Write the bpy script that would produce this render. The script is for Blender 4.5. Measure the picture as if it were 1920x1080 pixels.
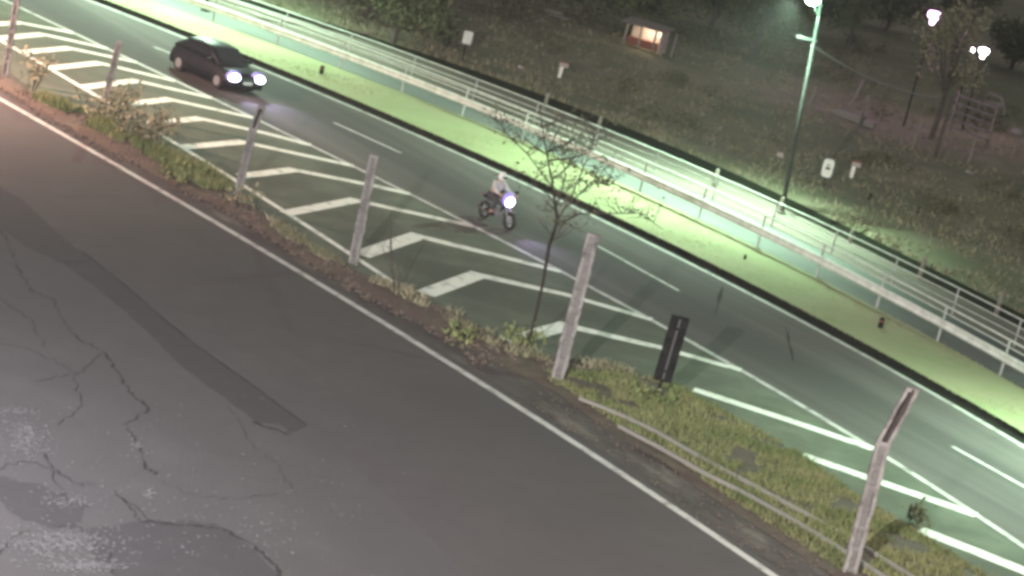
import bpy, bmesh, math, random
import numpy as np
from mathutils import Vector, Matrix, noise
random.seed(7); rng = np.random.default_rng(11)
for o in list(bpy.data.objects): bpy.data.objects.remove(o)
SC = bpy.context.scene
COL = SC.collection

# ---------------------------------------------------------------- camera, world, exposure
F_PX, PITCH, ROLL, CAM_H = 5000.0, math.radians(12.81), math.radians(13.89), 18.0
fwd = Vector((0, math.cos(PITCH), -math.sin(PITCH)))
r0 = Vector((1, 0, 0)); u0 = Vector((0, math.sin(PITCH), math.cos(PITCH)))
ri = r0 * math.cos(ROLL) + u0 * math.sin(ROLL); up = u0 * math.cos(ROLL) - r0 * math.sin(ROLL)
cd = bpy.data.cameras.new('camera'); cam = bpy.data.objects.new('camera', cd); COL.objects.link(cam)
cam.matrix_world = Matrix(((ri.x, up.x, -fwd.x, 0), (ri.y, up.y, -fwd.y, 0), (ri.z, up.z, -fwd.z, CAM_H), (0, 0, 0, 1)))
cd.sensor_width = 36; cd.lens = F_PX / 1920 * 36; cd.clip_start = 0.5; cd.clip_end = 3000
SC.camera = cam
W = bpy.data.worlds.new('World'); SC.world = W; W.use_nodes = True
bg = W.node_tree.nodes['Background']
bg.inputs[0].default_value = (0.30, 0.285, 0.285, 1); bg.inputs[1].default_value = .9   # glow of a town on the night sky
SC.view_settings.view_transform = 'Standard'; SC.view_settings.look = 'None'
SC.view_settings.exposure = 0.0; SC.view_settings.gamma = 1.0
SC.render.engine = 'CYCLES'; SC.cycles.filter_width = 3.5; SC.cycles.max_bounces = 5
SC.cycles.sample_clamp_indirect = 3

# ---------------------------------------------------------------- helpers
def U(px, py, z=0.0):
    """ground (or height z) point that a point of the photograph looks at"""
    d = fwd + ri * ((px - 960) / F_PX) - up * ((py - 540) / F_PX)
    t = (z - CAM_H) / d.z
    return Vector((d.x * t, d.y * t, z))
ES = (0.6, -0.8); ED = (0.8, 0.6)                    # along the highway (towards the viewer) and across it (away)
def sd(v): return (v.x * ES[0] + v.y * ES[1], v.x * ED[0] + v.y * ED[1])
def xy(s, d, z=0.0): return Vector((s * ES[0] + d * ED[0], s * ES[1] + d * ED[1], z))
class Curve:
    def __init__(self, pts, deg=3, z=0.0):
        q = np.array([sd(U(a, b, z)) for a, b in pts]); self.m = q[:, 0].mean(); self.k = 20.0
        self.p = np.polyfit((q[:, 0] - self.m) / self.k, q[:, 1], deg)
        self.a, self.b = q[:, 0].min(), q[:, 0].max()
    def d(self, s):
        c = min(max(s, self.a), self.b); t = (c - self.m) / self.k
        v = float(np.polyval(self.p, t)); sl = float(np.polyval(np.polyder(self.p), t)) / self.k
        return v + sl * (s - c)
    def at(self, s, off=0.0, z=0.0): return xy(s, self.d(s) + off, z)
class Poly:                                           # same interface, straight pieces through traced points
    def __init__(self, pts, z=0.0):
        q = sorted(sd(U(a, b, z)) for a, b in pts); self.q = np.array(q)
    def d(self, s):
        x, y = self.q[:, 0], self.q[:, 1]
        if s < x[0]: return y[0] + (y[2] - y[0]) / (x[2] - x[0]) * (s - x[0])
        if s > x[-1]: return y[-1] + (y[-1] - y[-3]) / (x[-1] - x[-3]) * (s - x[-1])
        return float(np.interp(s, x, y))
    def at(self, s, off=0.0, z=0.0): return xy(s, self.d(s) + off, z)

def link(name, me, mat=None, parent=None, smooth=False):
    o = bpy.data.objects.new(name, me); COL.objects.link(o)
    if mat is not None:
        for m in (mat if isinstance(mat, (list, tuple)) else [mat]): me.materials.append(m)
    if smooth:
        me.polygons.foreach_set('use_smooth', [True] * len(me.polygons))
    if parent is not None: o.parent = parent
    return o
def mesh(name, vs, fs, mat=None, parent=None, smooth=False):
    me = bpy.data.meshes.new(name); me.from_pydata([tuple(v) for v in vs], [], [tuple(f) for f in fs]); me.update()
    return link(name, me, mat, parent, smooth)
def tag(o, label=None, cat=None, group=None, kind=None):
    if label: o['label'] = label
    if cat: o['category'] = cat
    if group: o['group'] = group
    if kind: o['kind'] = kind
    return o
def empty(name, loc, rz=0.0):
    o = bpy.data.objects.new(name, None); COL.objects.link(o); o.location = loc; o.rotation_euler = (0, 0, rz)
    o.empty_display_size = 0.3
    return o
class MB:
    def __init__(self): self.v = []; self.f = []
    def add(self, vs, fs):
        n = len(self.v); self.v += [tuple(v) for v in vs]; self.f += [tuple(i + n for i in f) for f in fs]; return self
    def box(self, c, s, rot=None, taper=1.0):
        c = Vector(c); vs = []
        for z in (-1, 1):
            k = taper if z > 0 else 1
            for x, y in ((-1, -1), (1, -1), (1, 1), (-1, 1)):
                p = Vector((x * s[0] / 2 * k, y * s[1] / 2 * k, z * s[2] / 2))
                if rot: p = rot @ p
                vs.append(c + p)
        return self.add(vs, [(3, 2, 1, 0), (4, 5, 6, 7), (0, 1, 5, 4), (1, 2, 6, 5), (2, 3, 7, 6), (3, 0, 4, 7)])
    def tube(self, pts, r, n=8, cap=True):
        pts = [Vector(p) for p in pts]; rs = r if isinstance(r, (list, tuple)) else [r] * len(pts)
        b = len(self.v)
        for i, p in enumerate(pts):
            t = (pts[min(i + 1, len(pts) - 1)] - pts[max(i - 1, 0)]).normalized()
            a = t.cross(Vector((0, 0, 1)) if abs(t.z) < .95 else Vector((1, 0, 0))).normalized(); c = t.cross(a)
            for k in range(n):
                w = 2 * math.pi * k / n; self.v.append(tuple(p + (a * math.cos(w) + c * math.sin(w)) * rs[i]))
        for i in range(len(pts) - 1):
            for k in range(n):
                k2 = (k + 1) % n
                self.f.append((b + i * n + k, b + i * n + k2, b + (i + 1) * n + k2, b + (i + 1) * n + k))
        if cap:
            self.f.append(tuple(b + k for k in range(n))[::-1]); e = b + (len(pts) - 1) * n
            self.f.append(tuple(e + k for k in range(n)))
        return self
    def ball(self, c, r, n=10, m=7):
        c = Vector(c); r = r if isinstance(r, (tuple, list)) else (r, r, r); b = len(self.v)
        for i in range(m + 1):
            th = math.pi * i / m
            for k in range(n):
                w = 2 * math.pi * k / n
                self.v.append((c.x + r[0] * math.sin(th) * math.cos(w), c.y + r[1] * math.sin(th) * math.sin(w), c.z + r[2] * math.cos(th)))
        for i in range(m):
            for k in range(n):
                k2 = (k + 1) % n
                self.f.append((b + i * n + k, b + (i + 1) * n + k, b + (i + 1) * n + k2, b + i * n + k2))
        return self
    def build(self, name, mat=None, parent=None, smooth=False): return mesh(name, self.v, self.f, mat, parent, smooth)

# ---------------------------------------------------------------- materials
def mat(name, base, rough=0.8, spec=0.3, c2=None, scale=8.0, detail=6, bump=0.0, bscale=60.0, c3=None, scale3=0.4, metal=0.0,
        emit=None, es=0.0, stretch=None, ramp=(0.35, 0.65), ramp3=(0.4, 0.62)):
    m = bpy.data.materials.new(name); m.use_nodes = True; nt = m.node_tree; N = nt.nodes; L = nt.links
    b = N['Principled BSDF']; b.inputs['Roughness'].default_value = rough; b.inputs['Metallic'].default_value = metal
    b.inputs['Specular IOR Level'].default_value = spec
    b.inputs['Base Color'].default_value = (*base, 1)
    tc = N.new('ShaderNodeTexCoord'); mp = N.new('ShaderNodeMapping'); L.new(tc.outputs['Object'], mp.inputs[0])
    if stretch:
        mp.inputs['Rotation'].default_value = (0, 0, stretch[0]); 
    vec = mp.outputs[0]
    if stretch:
        mp2 = N.new('ShaderNodeMapping'); mp2.inputs['Scale'].default_value = (stretch[1], 1, 1); L.new(vec, mp2.inputs[0]); vec = mp2.outputs[0]
    col = None
    def nz(sc, det, rmp):
        n = N.new('ShaderNodeTexNoise'); n.inputs['Scale'].default_value = sc; n.inputs['Detail'].default_value = det
        n.inputs['Roughness'].default_value = .65
        L.new(vec, n.inputs['Vector']); r = N.new('ShaderNodeMapRange')
        r.inputs[1].default_value, r.inputs[2].default_value = rmp; L.new(n.outputs[0], r.inputs[0]); return n, r.outputs[0]
    if c2:
        _, fac = nz(scale, detail, ramp)
        mx = N.new('ShaderNodeMix'); mx.data_type = 'RGBA'; L.new(fac, mx.inputs[0])
        mx.inputs[6].default_value = (*base, 1); mx.inputs[7].default_value = (*c2, 1); col = mx.outputs[2]
    if c3:
        _, fac = nz(scale3, 4, ramp3)
        mx = N.new('ShaderNodeMix'); mx.data_type = 'RGBA'; L.new(fac, mx.inputs[0])
        if col: L.new(col, mx.inputs[6])
        else: mx.inputs[6].default_value = (*base, 1)
        mx.inputs[7].default_value = (*c3, 1); col = mx.outputs[2]
    if col: L.new(col, b.inputs['Base Color'])
    if bump:
        n, _ = nz(bscale, 5, (0, 1)); bp = N.new('ShaderNodeBump'); bp.inputs['Strength'].default_value = bump; bp.inputs['Distance'].default_value = .05
        L.new(n.outputs[0], bp.inputs['Height']); L.new(bp.outputs[0], b.inputs['Normal'])
    if emit:
        b.inputs['Emission Color'].default_value = (*emit, 1); b.inputs['Emission Strength'].default_value = es
    return m
RD = math.radians(53.13)                              # highway heading, for streaks along the lanes
M = {}
M['earth'] = mat('dry_earth', (.06, .052, .04), .95, c2=(.1, .085, .065), scale=1.2, bump=.6, bscale=6, c3=(.045, .05, .025), scale3=.12)
M['asphalt'] = mat('highway_asphalt', (.088, .080, .078), .9, .12, c2=(.125, .115, .11), scale=1.1, stretch=(RD, .05), bump=.3, bscale=40, c3=(.066, .062, .060), scale3=.25)
M['hatch_asphalt'] = mat('gore_asphalt', (.088, .100, .078), .92, .12, c2=(.135, .150, .115), scale=.7, bump=.3, bscale=40, c3=(.075, .082, .064), scale3=.2)
M['new_asphalt'] = mat('smooth_asphalt', (.072, .066, .064), .92, .1, c2=(.083, .077, .075), scale=1.4, bump=.25, bscale=50, c3=(.069, .064, .064), scale3=.12)
M['old_asphalt'] = mat('worn_asphalt', (.072, .067, .066), .92, .1, c2=(.083, .078, .078), scale=.5, detail=10, bump=.5, bscale=20, c3=(.072, .069, .069), scale3=.3)
M['patch'] = mat('tar_patch', (.050, .047, .048), .9, .1, c2=(.055, .052, .053), scale=2, bump=.2)
M['crack'] = mat('tar_crack', (.034, .032, .033), .9, .05)
M['chip'] = mat('pale_grit', (.12, .118, .12), .95, .05, c2=(.085, .083, .085), scale=5, bump=.3)
M['dirt'] = mat('gutter_dirt', (.075, .062, .058), .95, c2=(.04, .034, .032), scale=1.6, detail=9, stretch=(RD, .35), bump=.8, bscale=12, c3=(.12, .105, .09), scale3=1.1, ramp3=(.52, .7))
M['clod'] = mat('brown_clods', (.13, .10, .085), .95, c2=(.05, .04, .033), scale=2.5)
M['bank'] = mat('bank_soil', (.05, .042, .034), .95, c2=(.1, .085, .06), scale=1.5, detail=9, bump=.9, bscale=8, c3=(.075, .058, .048), scale3=.9)
M['paint'] = mat('road_paint', (.66, .68, .62), .8, c2=(.24, .25, .22), scale=2.2, detail=12, ramp=(.52, .68))
M['paint_thin'] = mat('worn_road_paint', (.42, .41, .39), .7, c2=(.13, .13, .12), scale=2.4, detail=12, ramp=(.5, .68))
M['verge'] = mat('cropped_verge_grass', (.235, .275, .14), .95, c2=(.275, .32, .165), scale=.5, c3=(.29, .295, .175), scale3=.14, bump=.4, bscale=14)
M['kerb'] = mat('kerb_shade_and_dirt', (.010, .011, .009), .95, .05, c2=(.018, .019, .015), scale=2)  # near black: the kerb face's shade put into the colour, plus gutter dirt
M['concrete'] = mat('path_concrete', (.13, .15, .14), .9, c2=(.18, .2, .185), scale=1.2, stretch=(RD, .2), bump=.3, c3=(.1, .11, .1), scale3=.3)
M['brown'] = mat('brown_path', (.12, .11, .09), .95, c2=(.16, .145, .12), scale=1.5, stretch=(RD, .2), bump=.4)
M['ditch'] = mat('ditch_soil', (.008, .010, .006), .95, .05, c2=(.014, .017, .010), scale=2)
M['hill'] = mat('rough_hill_grass', (.14, .142, .086), .95, c2=(.225, .205, .145), scale=.8, detail=9, bump=.9, bscale=5, c3=(.12, .135, .075), scale3=.09)
M['blade'] = mat('grass_blades', (.12, .15, .055), .9, c2=(.19, .195, .09), scale=.6, ramp=(.4, .6))
M['blade_dry'] = mat('dry_grass_blades', (.17, .168, .10), .9, .1, c2=(.26, .235, .165), scale=.5, ramp=(.4, .6))
M['leaf'] = mat('tree_leaves', (.06, .078, .038), .8, c2=(.105, .115, .06), scale=1.5)
M['leaf_pale'] = mat('pale_leaves', (.14, .16, .09), .8, c2=(.09, .1, .06), scale=2)
M['leaf_mid'] = mat('olive_leaves', (.08, .085, .045), .8, c2=(.13, .12, .075), scale=2)
M['bark'] = mat('bark', (.06, .05, .045), .9, c2=(.1, .088, .075), scale=5, bump=.5, bscale=20)
M['twig'] = mat('dark_twigs', (.035, .03, .027), .9, c2=(.06, .05, .042), scale=4)
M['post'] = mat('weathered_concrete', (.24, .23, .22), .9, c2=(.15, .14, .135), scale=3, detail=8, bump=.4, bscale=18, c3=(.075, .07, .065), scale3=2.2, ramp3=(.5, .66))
M['web'] = mat('darker_concrete', (.10, .095, .09), .95, c2=(.16, .155, .15), scale=4, detail=8)  # darker grey, for the recessed webs and the gate bars
M['galv'] = mat('galvanised_steel', (.4, .43, .4), .6, .3, c2=(.28, .3, .28), scale=2.5)
M['white_rail'] = mat('white_painted_rail', (.62, .66, .6), .7, .2, c2=(.42, .45, .41), scale=3)
M['steel'] = mat('lamp_pole_steel', (.05, .052, .05), .8, .1, c2=(.035, .037, .035), scale=3)
M['wood'] = mat('grey_wood', (.24, .22, .19), .9, c2=(.16, .145, .12), scale=5, bump=.4)
M['black'] = mat('matt_black', (.008, .009, .009), .9, .05, c2=(.02, .021, .02), scale=4)
M['signwhite'] = mat('sign_white', (.75, .74, .7), .6, c2=(.6, .58, .54), scale=3)
M['signdark'] = mat('sign_dark', (.06, .06, .06), .6)
M['carpaint'] = mat('dark_car_paint', (.007, .008, .011), .5, .25, c2=(.010, .011, .015), scale=2)
M['glass'] = mat('dark_glass', (.015, .018, .022), .08, .8)
M['tyre'] = mat('tyre_rubber', (.015, .015, .015), .85, c2=(.025, .025, .025), scale=9)
M['rim'] = mat('wheel_metal', (.4, .4, .42), .35, .5, metal=.7)
M['headlight'] = mat('lit_headlight', (.9, .9, 1), .3, emit=(.80, .70, 1.0), es=14)
M['bloom'] = mat('painted_headlight_bloom', (.2, .2, .3), .4, emit=(.30, .20, .85), es=.9)  # violet glow painted around the headlights in place of lens bloom
M['plate'] = mat('number_plate', (.5, .5, .5), .5)
M['bikepaint'] = mat('motorcycle_paint', (.05, .05, .055), .35, .5, c2=(.07, .07, .075), scale=5)
M['jacket'] = mat('pale_grey_jacket', (.5, .5, .5), .8, c2=(.36, .36, .37), scale=9)
M['trousers'] = mat('dark_trousers', (.04, .04, .045), .85, c2=(.06, .06, .065), scale=9)
M['helmet'] = mat('white_helmet', (.75, .78, .75), .3, .5)
M['skin'] = mat('skin', (.4, .25, .19), .6)
M['lamp_green'] = mat('lit_green_lamp', (.8, 1, .85), .3, emit=(.55, 1, .72), es=30)
M['lamp_magenta'] = mat('lit_violet_lamp', (1, .8, 1), .3, emit=(1, .62, 1), es=9)
M['lamp_pink'] = mat('lit_pink_lamp', (1, .9, .95), .3, emit=(1, .88, .9), es=14)
M['lamp_warm'] = mat('lit_warm_lamp', (1, .85, .6), .3, emit=(1, .78, .6), es=.7)
M['wall'] = mat('rendered_wall', (.45, .4, .33), .9, c2=(.35, .3, .25), scale=2)
M['tile'] = mat('roof_sheet', (.14, .12, .11), .8, c2=(.2, .17, .15), scale=2)
M['redwood'] = mat('red_brown_board', (.2, .07, .05), .8)
M['stone'] = mat('pale_stone', (.22, .205, .185), .9, c2=(.2, .19, .17), scale=3, bump=.5)
M['cable'] = mat('grey_cable', (.3, .3, .28), .7)
M['rag'] = mat('pale_scrap', (.35, .3, .28), .9)

# ---------------------------------------------------------------- traced lines of the place
cF = Curve([(159,0),(281,45),(518,132),(640,192),(759,252),(907,315),(1026,364),(1099,400),(1246,460),(1354,521),(1497,603),(1579,644),(1683,699),(1757,741),(1920,839)])
cN = Curve([(126,55),(218,100),(370,172),(474,222),(548,254),(659,313),(770,365),(881,417),(1019,495),(1115,539),(1242,607),(1338,664),(1394,702),(1497,762),(1642,846),(1801,943),(1920,1024)])
cR = Curve([(0,185),(67,222),(122,256),(178,289),(237,322),(333,374),(400,413),(522,487),(652,565),(793,648),(1044,813),(1300,978),(1450,1078)])
cG = Curve([(0,74),(22,89),(107,137),(174,178),(281,237),(433,333),(467,354),(559,417),(648,468),(674,487),(715,516)], 2)
cT1 = Curve([(318,15),(407,48),(500,78),(596,117),(659,137),(815,200),(937,244),(1320,424),(1479,496),(1646,576),(1709,614),(1816,674),(1920,735)], 3, .15)
cT2 = Curve([(500,18),(659,67),(759,96),(937,163),(1011,193),(1075,212),(1227,275),(1337,322),(1579,440),(1746,528),(1920,612)], 3, .1)
pLow = Poly([(-60,130),(0,165),(100,225),(178,268),(333,352),(430,398),(560,482),(700,562),(800,612),(924,680),(1044,738),(1133,804),(1244,867),(1300,911),(1450,1010),(1560,1080),(1620,1120)])
pHigh = Poly([(-60,95),(0,122),(22,137),(67,181),(148,215),(215,248),(300,252),(380,312),(440,362),(520,425),(600,485),(680,520),(740,545),(785,557),(881,604),(937,637),(1000,668),(1060,684),(1155,690),(1258,720),(1320,754),(1512,861),(1598,928),(1709,995),(1816,1061),(1960,1150)])
S0, S1 = -175.0, -30.0
def srange(a, b, st): 
    n = max(1, int(round((b - a) / st))); return [a + (b - a) * i / n for i in range(n + 1)]
def band(name, fa, fb, z, m, kind='structure', s0=S0, s1=S1, st=2.0, cols=1, zf=None):
    vs, fs = [], []; ss = srange(s0, s1, st)
    for s in ss:
        a, b = fa(s), fb(s)
        for k in range(cols + 1):
            d = a + (b - a) * k / cols; zz = zf(s, d, k / cols) if zf else z
            vs.append(xy(s, d, zz))
    w = cols + 1
    for i in range(len(ss) - 1):
        for k in range(cols): fs.append((i * w + k, (i + 1) * w + k, (i + 1) * w + k + 1, i * w + k + 1))
    o = mesh(name, vs, fs, m, smooth=cols > 1); tag(o, kind=kind); return o
def stripe(name, c, off, w, z, m, s0, s1, st=2.0):
    return band(name, lambda s: c.d(s) + off - w / 2 / .98, lambda s: c.d(s) + off + w / 2 / .98, z, m, s0=s0, s1=s1, st=st)
def n2(x, y, sc, seed=0.0): return noise.noise(Vector((x * sc + seed, y * sc - seed, seed)))

# ground
g = 1400
mesh('ground', [(-g, -g, -.35), (g, -g, -.35), (g, g, -.35), (-g, g, -.35)], [(0, 1, 2, 3)], M['earth'])['kind'] = 'structure'
# near road: smooth lane by the edge line, older worn surface further left
pOld = Poly([(-60,330),(0,392),(60,430),(130,470),(250,545),(360,640),(460,710),(575,795),(640,850),(760,960),(880,1080),(960,1150)])
band('side_road', lambda s: pOld.d(s) - .02, lambda s: cR.d(s) + .85, 0, M['new_asphalt'])
band('old_road_surface', lambda s: pOld.d(s) - 45, lambda s: pOld.d(s) - .02, 0.0, M['old_asphalt'])
stripe('edge_line', cR, 0, .26, .006, M['paint_thin'], S0, S1, 1.0)
def pxpoly(name, pts, z, m, kind='structure', sub=0.0):
    vs = [U(a, b, z) for a, b in pts]
    bm = bmesh.new(); f = bm.faces.new([bm.verts.new(v) for v in vs]); bm.normal_update()
    if f.normal.z < 0: f.normal_flip()
    bmesh.ops.triangulate(bm, faces=bm.faces[:])
    me = bpy.data.meshes.new(name); bm.to_mesh(me); bm.free(); o = link(name, me, m); tag(o, kind=kind); return o
def jag(pts, amp=3.0, n=6):
    out = []
    for i in range(len(pts)):
        a, b = pts[i], pts[(i + 1) % len(pts)]
        for k in range(n):
            t = k / n; out.append((a[0] + (b[0] - a[0]) * t + (random.uniform(-amp, amp) if k else 0), a[1] + (b[1] - a[1]) * t + (random.uniform(-amp, amp) * .6 if k else 0)))
    return out
pxpoly('tar_patch', jag([(-40,330),(40,372),(130,455),(250,545),(360,640),(460,710),(578,797),(545,812),(525,795),(480,790),(425,748),(340,685),(265,610),(190,545),(120,495),(50,462),(-40,400)], 2.5, 5), .006, M['patch'])
pxpoly('tar_patch', jag([(160,992),(215,985),(300,975),(400,980),(470,1025),(525,1085),(540,1120),(210,1130),(215,1075),(175,1040)], 5, 5), .006, M['patch'])
pxpoly('tar_patch', jag([(215,800),(262,815),(280,870),(235,905),(150,912),(90,880),(80,840),(130,815)], 6, 5), .005, M['old_asphalt'])
def crack(pts, w, amp=4, n=8, m='crack', z=.010):
    P = []
    for i in range(len(pts) - 1):
        a, b = pts[i], pts[i + 1]
        for k in range(n):
            t = k / n; P.append((a[0] + (b[0] - a[0]) * t + random.uniform(-amp, amp), a[1] + (b[1] - a[1]) * t + random.uniform(-amp, amp) * .7))
    P.append(pts[-1]); vs, fs = [], []
    for i, p in enumerate(P):
        c = U(p[0], p[1], z); q = P[min(i + 1, len(P) - 1)]; q0 = P[max(i - 1, 0)]
        t = (U(*q, z) - U(*q0, z)).normalized(); nn = Vector((-t.y, t.x, 0)); ww = w * .6 * random.uniform(.1, 1.2) * (.3 if i in (0, len(P) - 1) else 1)
        vs += [c - nn * ww / 2, c + nn * ww / 2]
    for i in range(len(P) - 1): fs.append((2 * i, 2 * i + 1, 2 * i + 3, 2 * i + 2))
    tag(mesh('road_crack', vs, fs, M[m]), kind='structure')
crack([(0,428),(22,470),(40,515),(62,545),(100,560),(125,610),(150,640),(190,655)], .09)
crack([(190,655),(215,690),(245,735),(283,768),(235,795)], .13, 5)
crack([(98,491),(172,491)], .16, 1.5)
crack([(150,468),(250,548),(360,642),(460,712),(575,797)], .10, 2)
crack([(235,795),(262,840),(275,880),(300,890)], .12, 5)
crack([(85,850),(100,880),(150,908),(180,906)], .12, 3)
crack([(260,975),(350,985),(415,990),(470,1020),(520,1062),(528,1090)], .22, 3)
crack([(190,660),(150,700),(60,715)], .06, 4)
crack([(215,920),(250,960),(262,975)], .1, 4)
crack([(470,790),(545,815)], .22, 2)
crack([(300,900),(360,930),(440,935),(520,925)], .05, 5); crack([(0,560),(60,600),(90,660)], .05, 5)
crack([(0,880),(50,860),(95,880),(120,930),(170,950)], .07, 6); crack([(95,985),(150,990),(200,1030),(215,1080)], .08, 6); crack([(430,760),(470,830),(520,870),(560,930)], .03, 6)
crack([(0,640),(70,660),(140,700),(150,760),(110,800)], .05, 6); crack([(225,930),(290,980),(330,985)], .07, 5); crack([(60,990),(20,1010),(0,1040)], .08, 5)
pxpoly('tar_patch', jag([(60,905),(120,925),(160,950),(150,985),(90,990),(20,960),(-20,920),(0,890)], 6, 5), .0055, M['patch'])
# pale grit where the old surface breaks up
vs, fs = [], []
for cx, cy, rx, ry, n in ((50, 820, 50, 45, 420), (110, 1020, 110, 30, 700), (280, 925, 14, 10, 50), (255, 832, 14, 12, 30), (30, 770, 40, 8, 80), (160, 1060, 80, 12, 300), (300, 930, 420, 200, 420), (130, 940, 60, 14, 120), (500, 1000, 60, 50, 80)):
    for _ in range(n):
        p = U(cx + random.gauss(0, rx * .5), cy + random.gauss(0, ry * .5), .012); r = random.uniform(.012, .05); k = len(vs); a0 = random.random() * 6
        m_ = 6
        for j in range(m_):
            q = a0 + j * 6.283 / m_; rr = r * random.uniform(.5, 1.3); vs.append(p + Vector((rr * math.cos(q), rr * math.sin(q), 0)))
        vs.append(p + Vector((0, 0, r * .35)))
        for j in range(m_): fs.append((k + j, k + (j + 1) % m_, k + m_))
tag(mesh('loose_grit', vs, fs, M['chip']), 'pale broken asphalt grit scattered over the worn corner of the side road', 'grit', kind='stuff')

# clods and rubble on the bank
def clods(n, a, b, t0, t1, r0_, r1_, m, name, label):
    vs, fs = [], []; sa, sb = sd(U(*a))[0], sd(U(*b))[0]
    for _ in range(n):
        s_ = random.uniform(sa, sb); t_ = random.uniform(t0, t1); lo_, hi_ = pLow.d(s_), pHigh.d(s_); p = xy(s_, lo_ + (hi_ - lo_) * t_, .04 + .14 * math.sin(math.pi * min(max(t_, 0), 1)))
        r_ = random.uniform(r0_, r1_); k = len(vs)
        for v in ((1, 0, 0), (0, 1, 0), (-1, 0, 0), (0, -1, 0), (0, 0, .8), (0, 0, -.5)):
            vs.append(p + Vector(v) * r_ * random.uniform(.6, 1.4))
        for f_ in ((0, 1, 4), (1, 2, 4), (2, 3, 4), (3, 0, 4), (1, 0, 5), (2, 1, 5), (3, 2, 5), (0, 3, 5)): fs.append(tuple(k + i for i in f_))
    tag(mesh(name, vs, fs, M[m]), label, 'rubble', kind='stuff')
clods(1500, (330,360), (1050,700), -.25, 1.0, .02, .09, 'clod', 'rubble', 'brown clods and rubble scattered on the earth bank under the middle posts')
clods(700, (0,140), (330,320), -.2, .6, .02, .07, 'clod', 'rubble', 'reddish clods along the road edge at the left')
clods(600, (1050,740), (1600,1100), -.3, .35, .015, .05, 'clod', 'gravel', 'grey gravel between the side road and the drain edging')
# highway and hatched area
band('highway', lambda s: cN.d(s) - .25, lambda s: cF.d(s) + .55, 0, M['asphalt'])
band('hatched_road', lambda s: cR.d(s) + .85, lambda s: cN.d(s) - .25, 0, M['hatch_asphalt'])
stripe('edge_line', cF, -.02, .24, .006, M['paint_thin'], S0, S1, 1.0)
stripe('edge_line', cN, 0, .24, .006, M['paint_thin'], S0, S1, 1.0)
stripe('edge_line', cG, 0, .24, .006, M['paint'], -125, sd(U(735, 536))[0], 1.0)
stripe('gutter_dirt_and_shade', cF, .33, .38, .005, M['kerb'], S0, S1, 2.0)  # gutter dirt, widened and blackened to paint in the shaded kerb band
# broken line between the lanes: about 4 m long every 16 m
class CL:
    def d(self, s): return (cF.d(s) + cN.d(s)) / 2
cL = CL(); dl = lambda s: cL.d(s)
for (a, b) in (((626,230),(752,287)), ((1100,450),(1272,545)), ((1785,837),(1925,915)), ((288,88),(352,112))):
    s0, s1 = sd(U(*a))[0], sd(U(*b))[0]; d0, d1 = sd(U(*a))[1], sd(U(*b))[1]
    f = lambda s, s0=s0, s1=s1, d0=d0, d1=d1: d0 + (d1 - d0) * (s - s0) / (s1 - s0)
    band('lane_line', lambda s: f(s) - .085, lambda s: f(s) + .085, .006, M['paint_thin'], s0=s0, s1=s1, st=1)
# chevrons: short wide arm off the near line, long arm out to the lane line
def arm(pts, w, name='hatching'):
    z = .010; P = [U(a, b, z) for a, b in pts]; vs, fs = [], []
    d_ = (P[-1] - P[-2]).normalized(); q = P[-1].copy()
    for _ in range(60):                               # run on until it meets the line of the through lane
        s_, dd_ = sd(q)
        if dd_ > cN.d(s_) - .05: break
        q = q + d_ * .15
    else: q = P[-1]
    for _ in range(60):
        s_, dd_ = sd(q)
        if dd_ < cN.d(s_) + .05: break
        q = q - d_ * .1
    P[-1] = q
    for i, p in enumerate(P):
        t0 = (P[i] - P[i - 1]).normalized() if i else None; t1 = (P[i + 1] - P[i]).normalized() if i < len(P) - 1 else None
        t = (t0 + t1).normalized() if t0 and t1 else (t0 or t1)
        nn = Vector((-t.y, t.x, 0)); k = 1 / max(.55, (nn.dot(Vector((-t1.y, t1.x, 0))) if t0 and t1 else 1)); ww = w[i] if isinstance(w, (list, tuple)) else w
        vs += [p - nn * ww / 2 * k, p + nn * ww / 2 * k]
    for i in range(len(P) - 1): fs.append((2 * i, 2 * i + 1, 2 * i + 3, 2 * i + 2))
    tag(mesh(name, vs, fs, M['paint']), kind='structure')
ARMS = [[(948,642),(1062,610),(1240,652),(1390,694)], [(797,551),(895,515),(1060,552),(1240,604)], [(676,478),(782,442),(1000,496)],
        [(535,400),(665,375),(870,420)], [(452,330),(550,318),(700,348),(745,358)], [(340,276),(455,266),(640,306)],
        [(270,232),(375,222),(500,250),(575,270)], [(215,198),(318,186),(480,222)], [(152,164),(255,151),(390,182)], [(90,128),(186,118),(300,145)],
        [(40,98),(130,90),(235,112)], [(-5,72),(80,64),(180,86)], [(-45,48),(35,42),(130,60)]]
for i, a in enumerate(ARMS):
    arm(a, [.5] * len(a) if i > 2 else [.62, .62] + [.46] * (len(a) - 2))
arm([(1300,730),(1320,736),(1480,788),(1636,841)], .5)
arm([(1505,853),(1620,893),(1820,962)], .52); arm([(1725,993),(1820,1030),(1925,1072)], .62)
# narrow dark marks on the highway
crack([(1356,536),(1340,590)], .22, 1.5, 3); crack([(1474,612),(1480,645),(1487,678)], .12, 1.5, 3); crack([(1845,820),(1880,822)], .1, 1, 3)

# near bank between the two roads
def zb(s, d, t):
    p = xy(s, d); return .02 + (.16 + .10 * n2(p.x, p.y, .6)) * math.sin(math.pi * min(max(t, 0), 1)) ** .6
band('dirt_shoulder', lambda s: cR.d(s) + .45, lambda s: pLow.d(s) + .12, .008, M['dirt'], st=.7, cols=4)
band('earth_bank', lambda s: pLow.d(s), lambda s: pHigh.d(s), 0, M['bank'], st=.6, cols=8, s0=-150, s1=S1, zf=zb)
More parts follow.
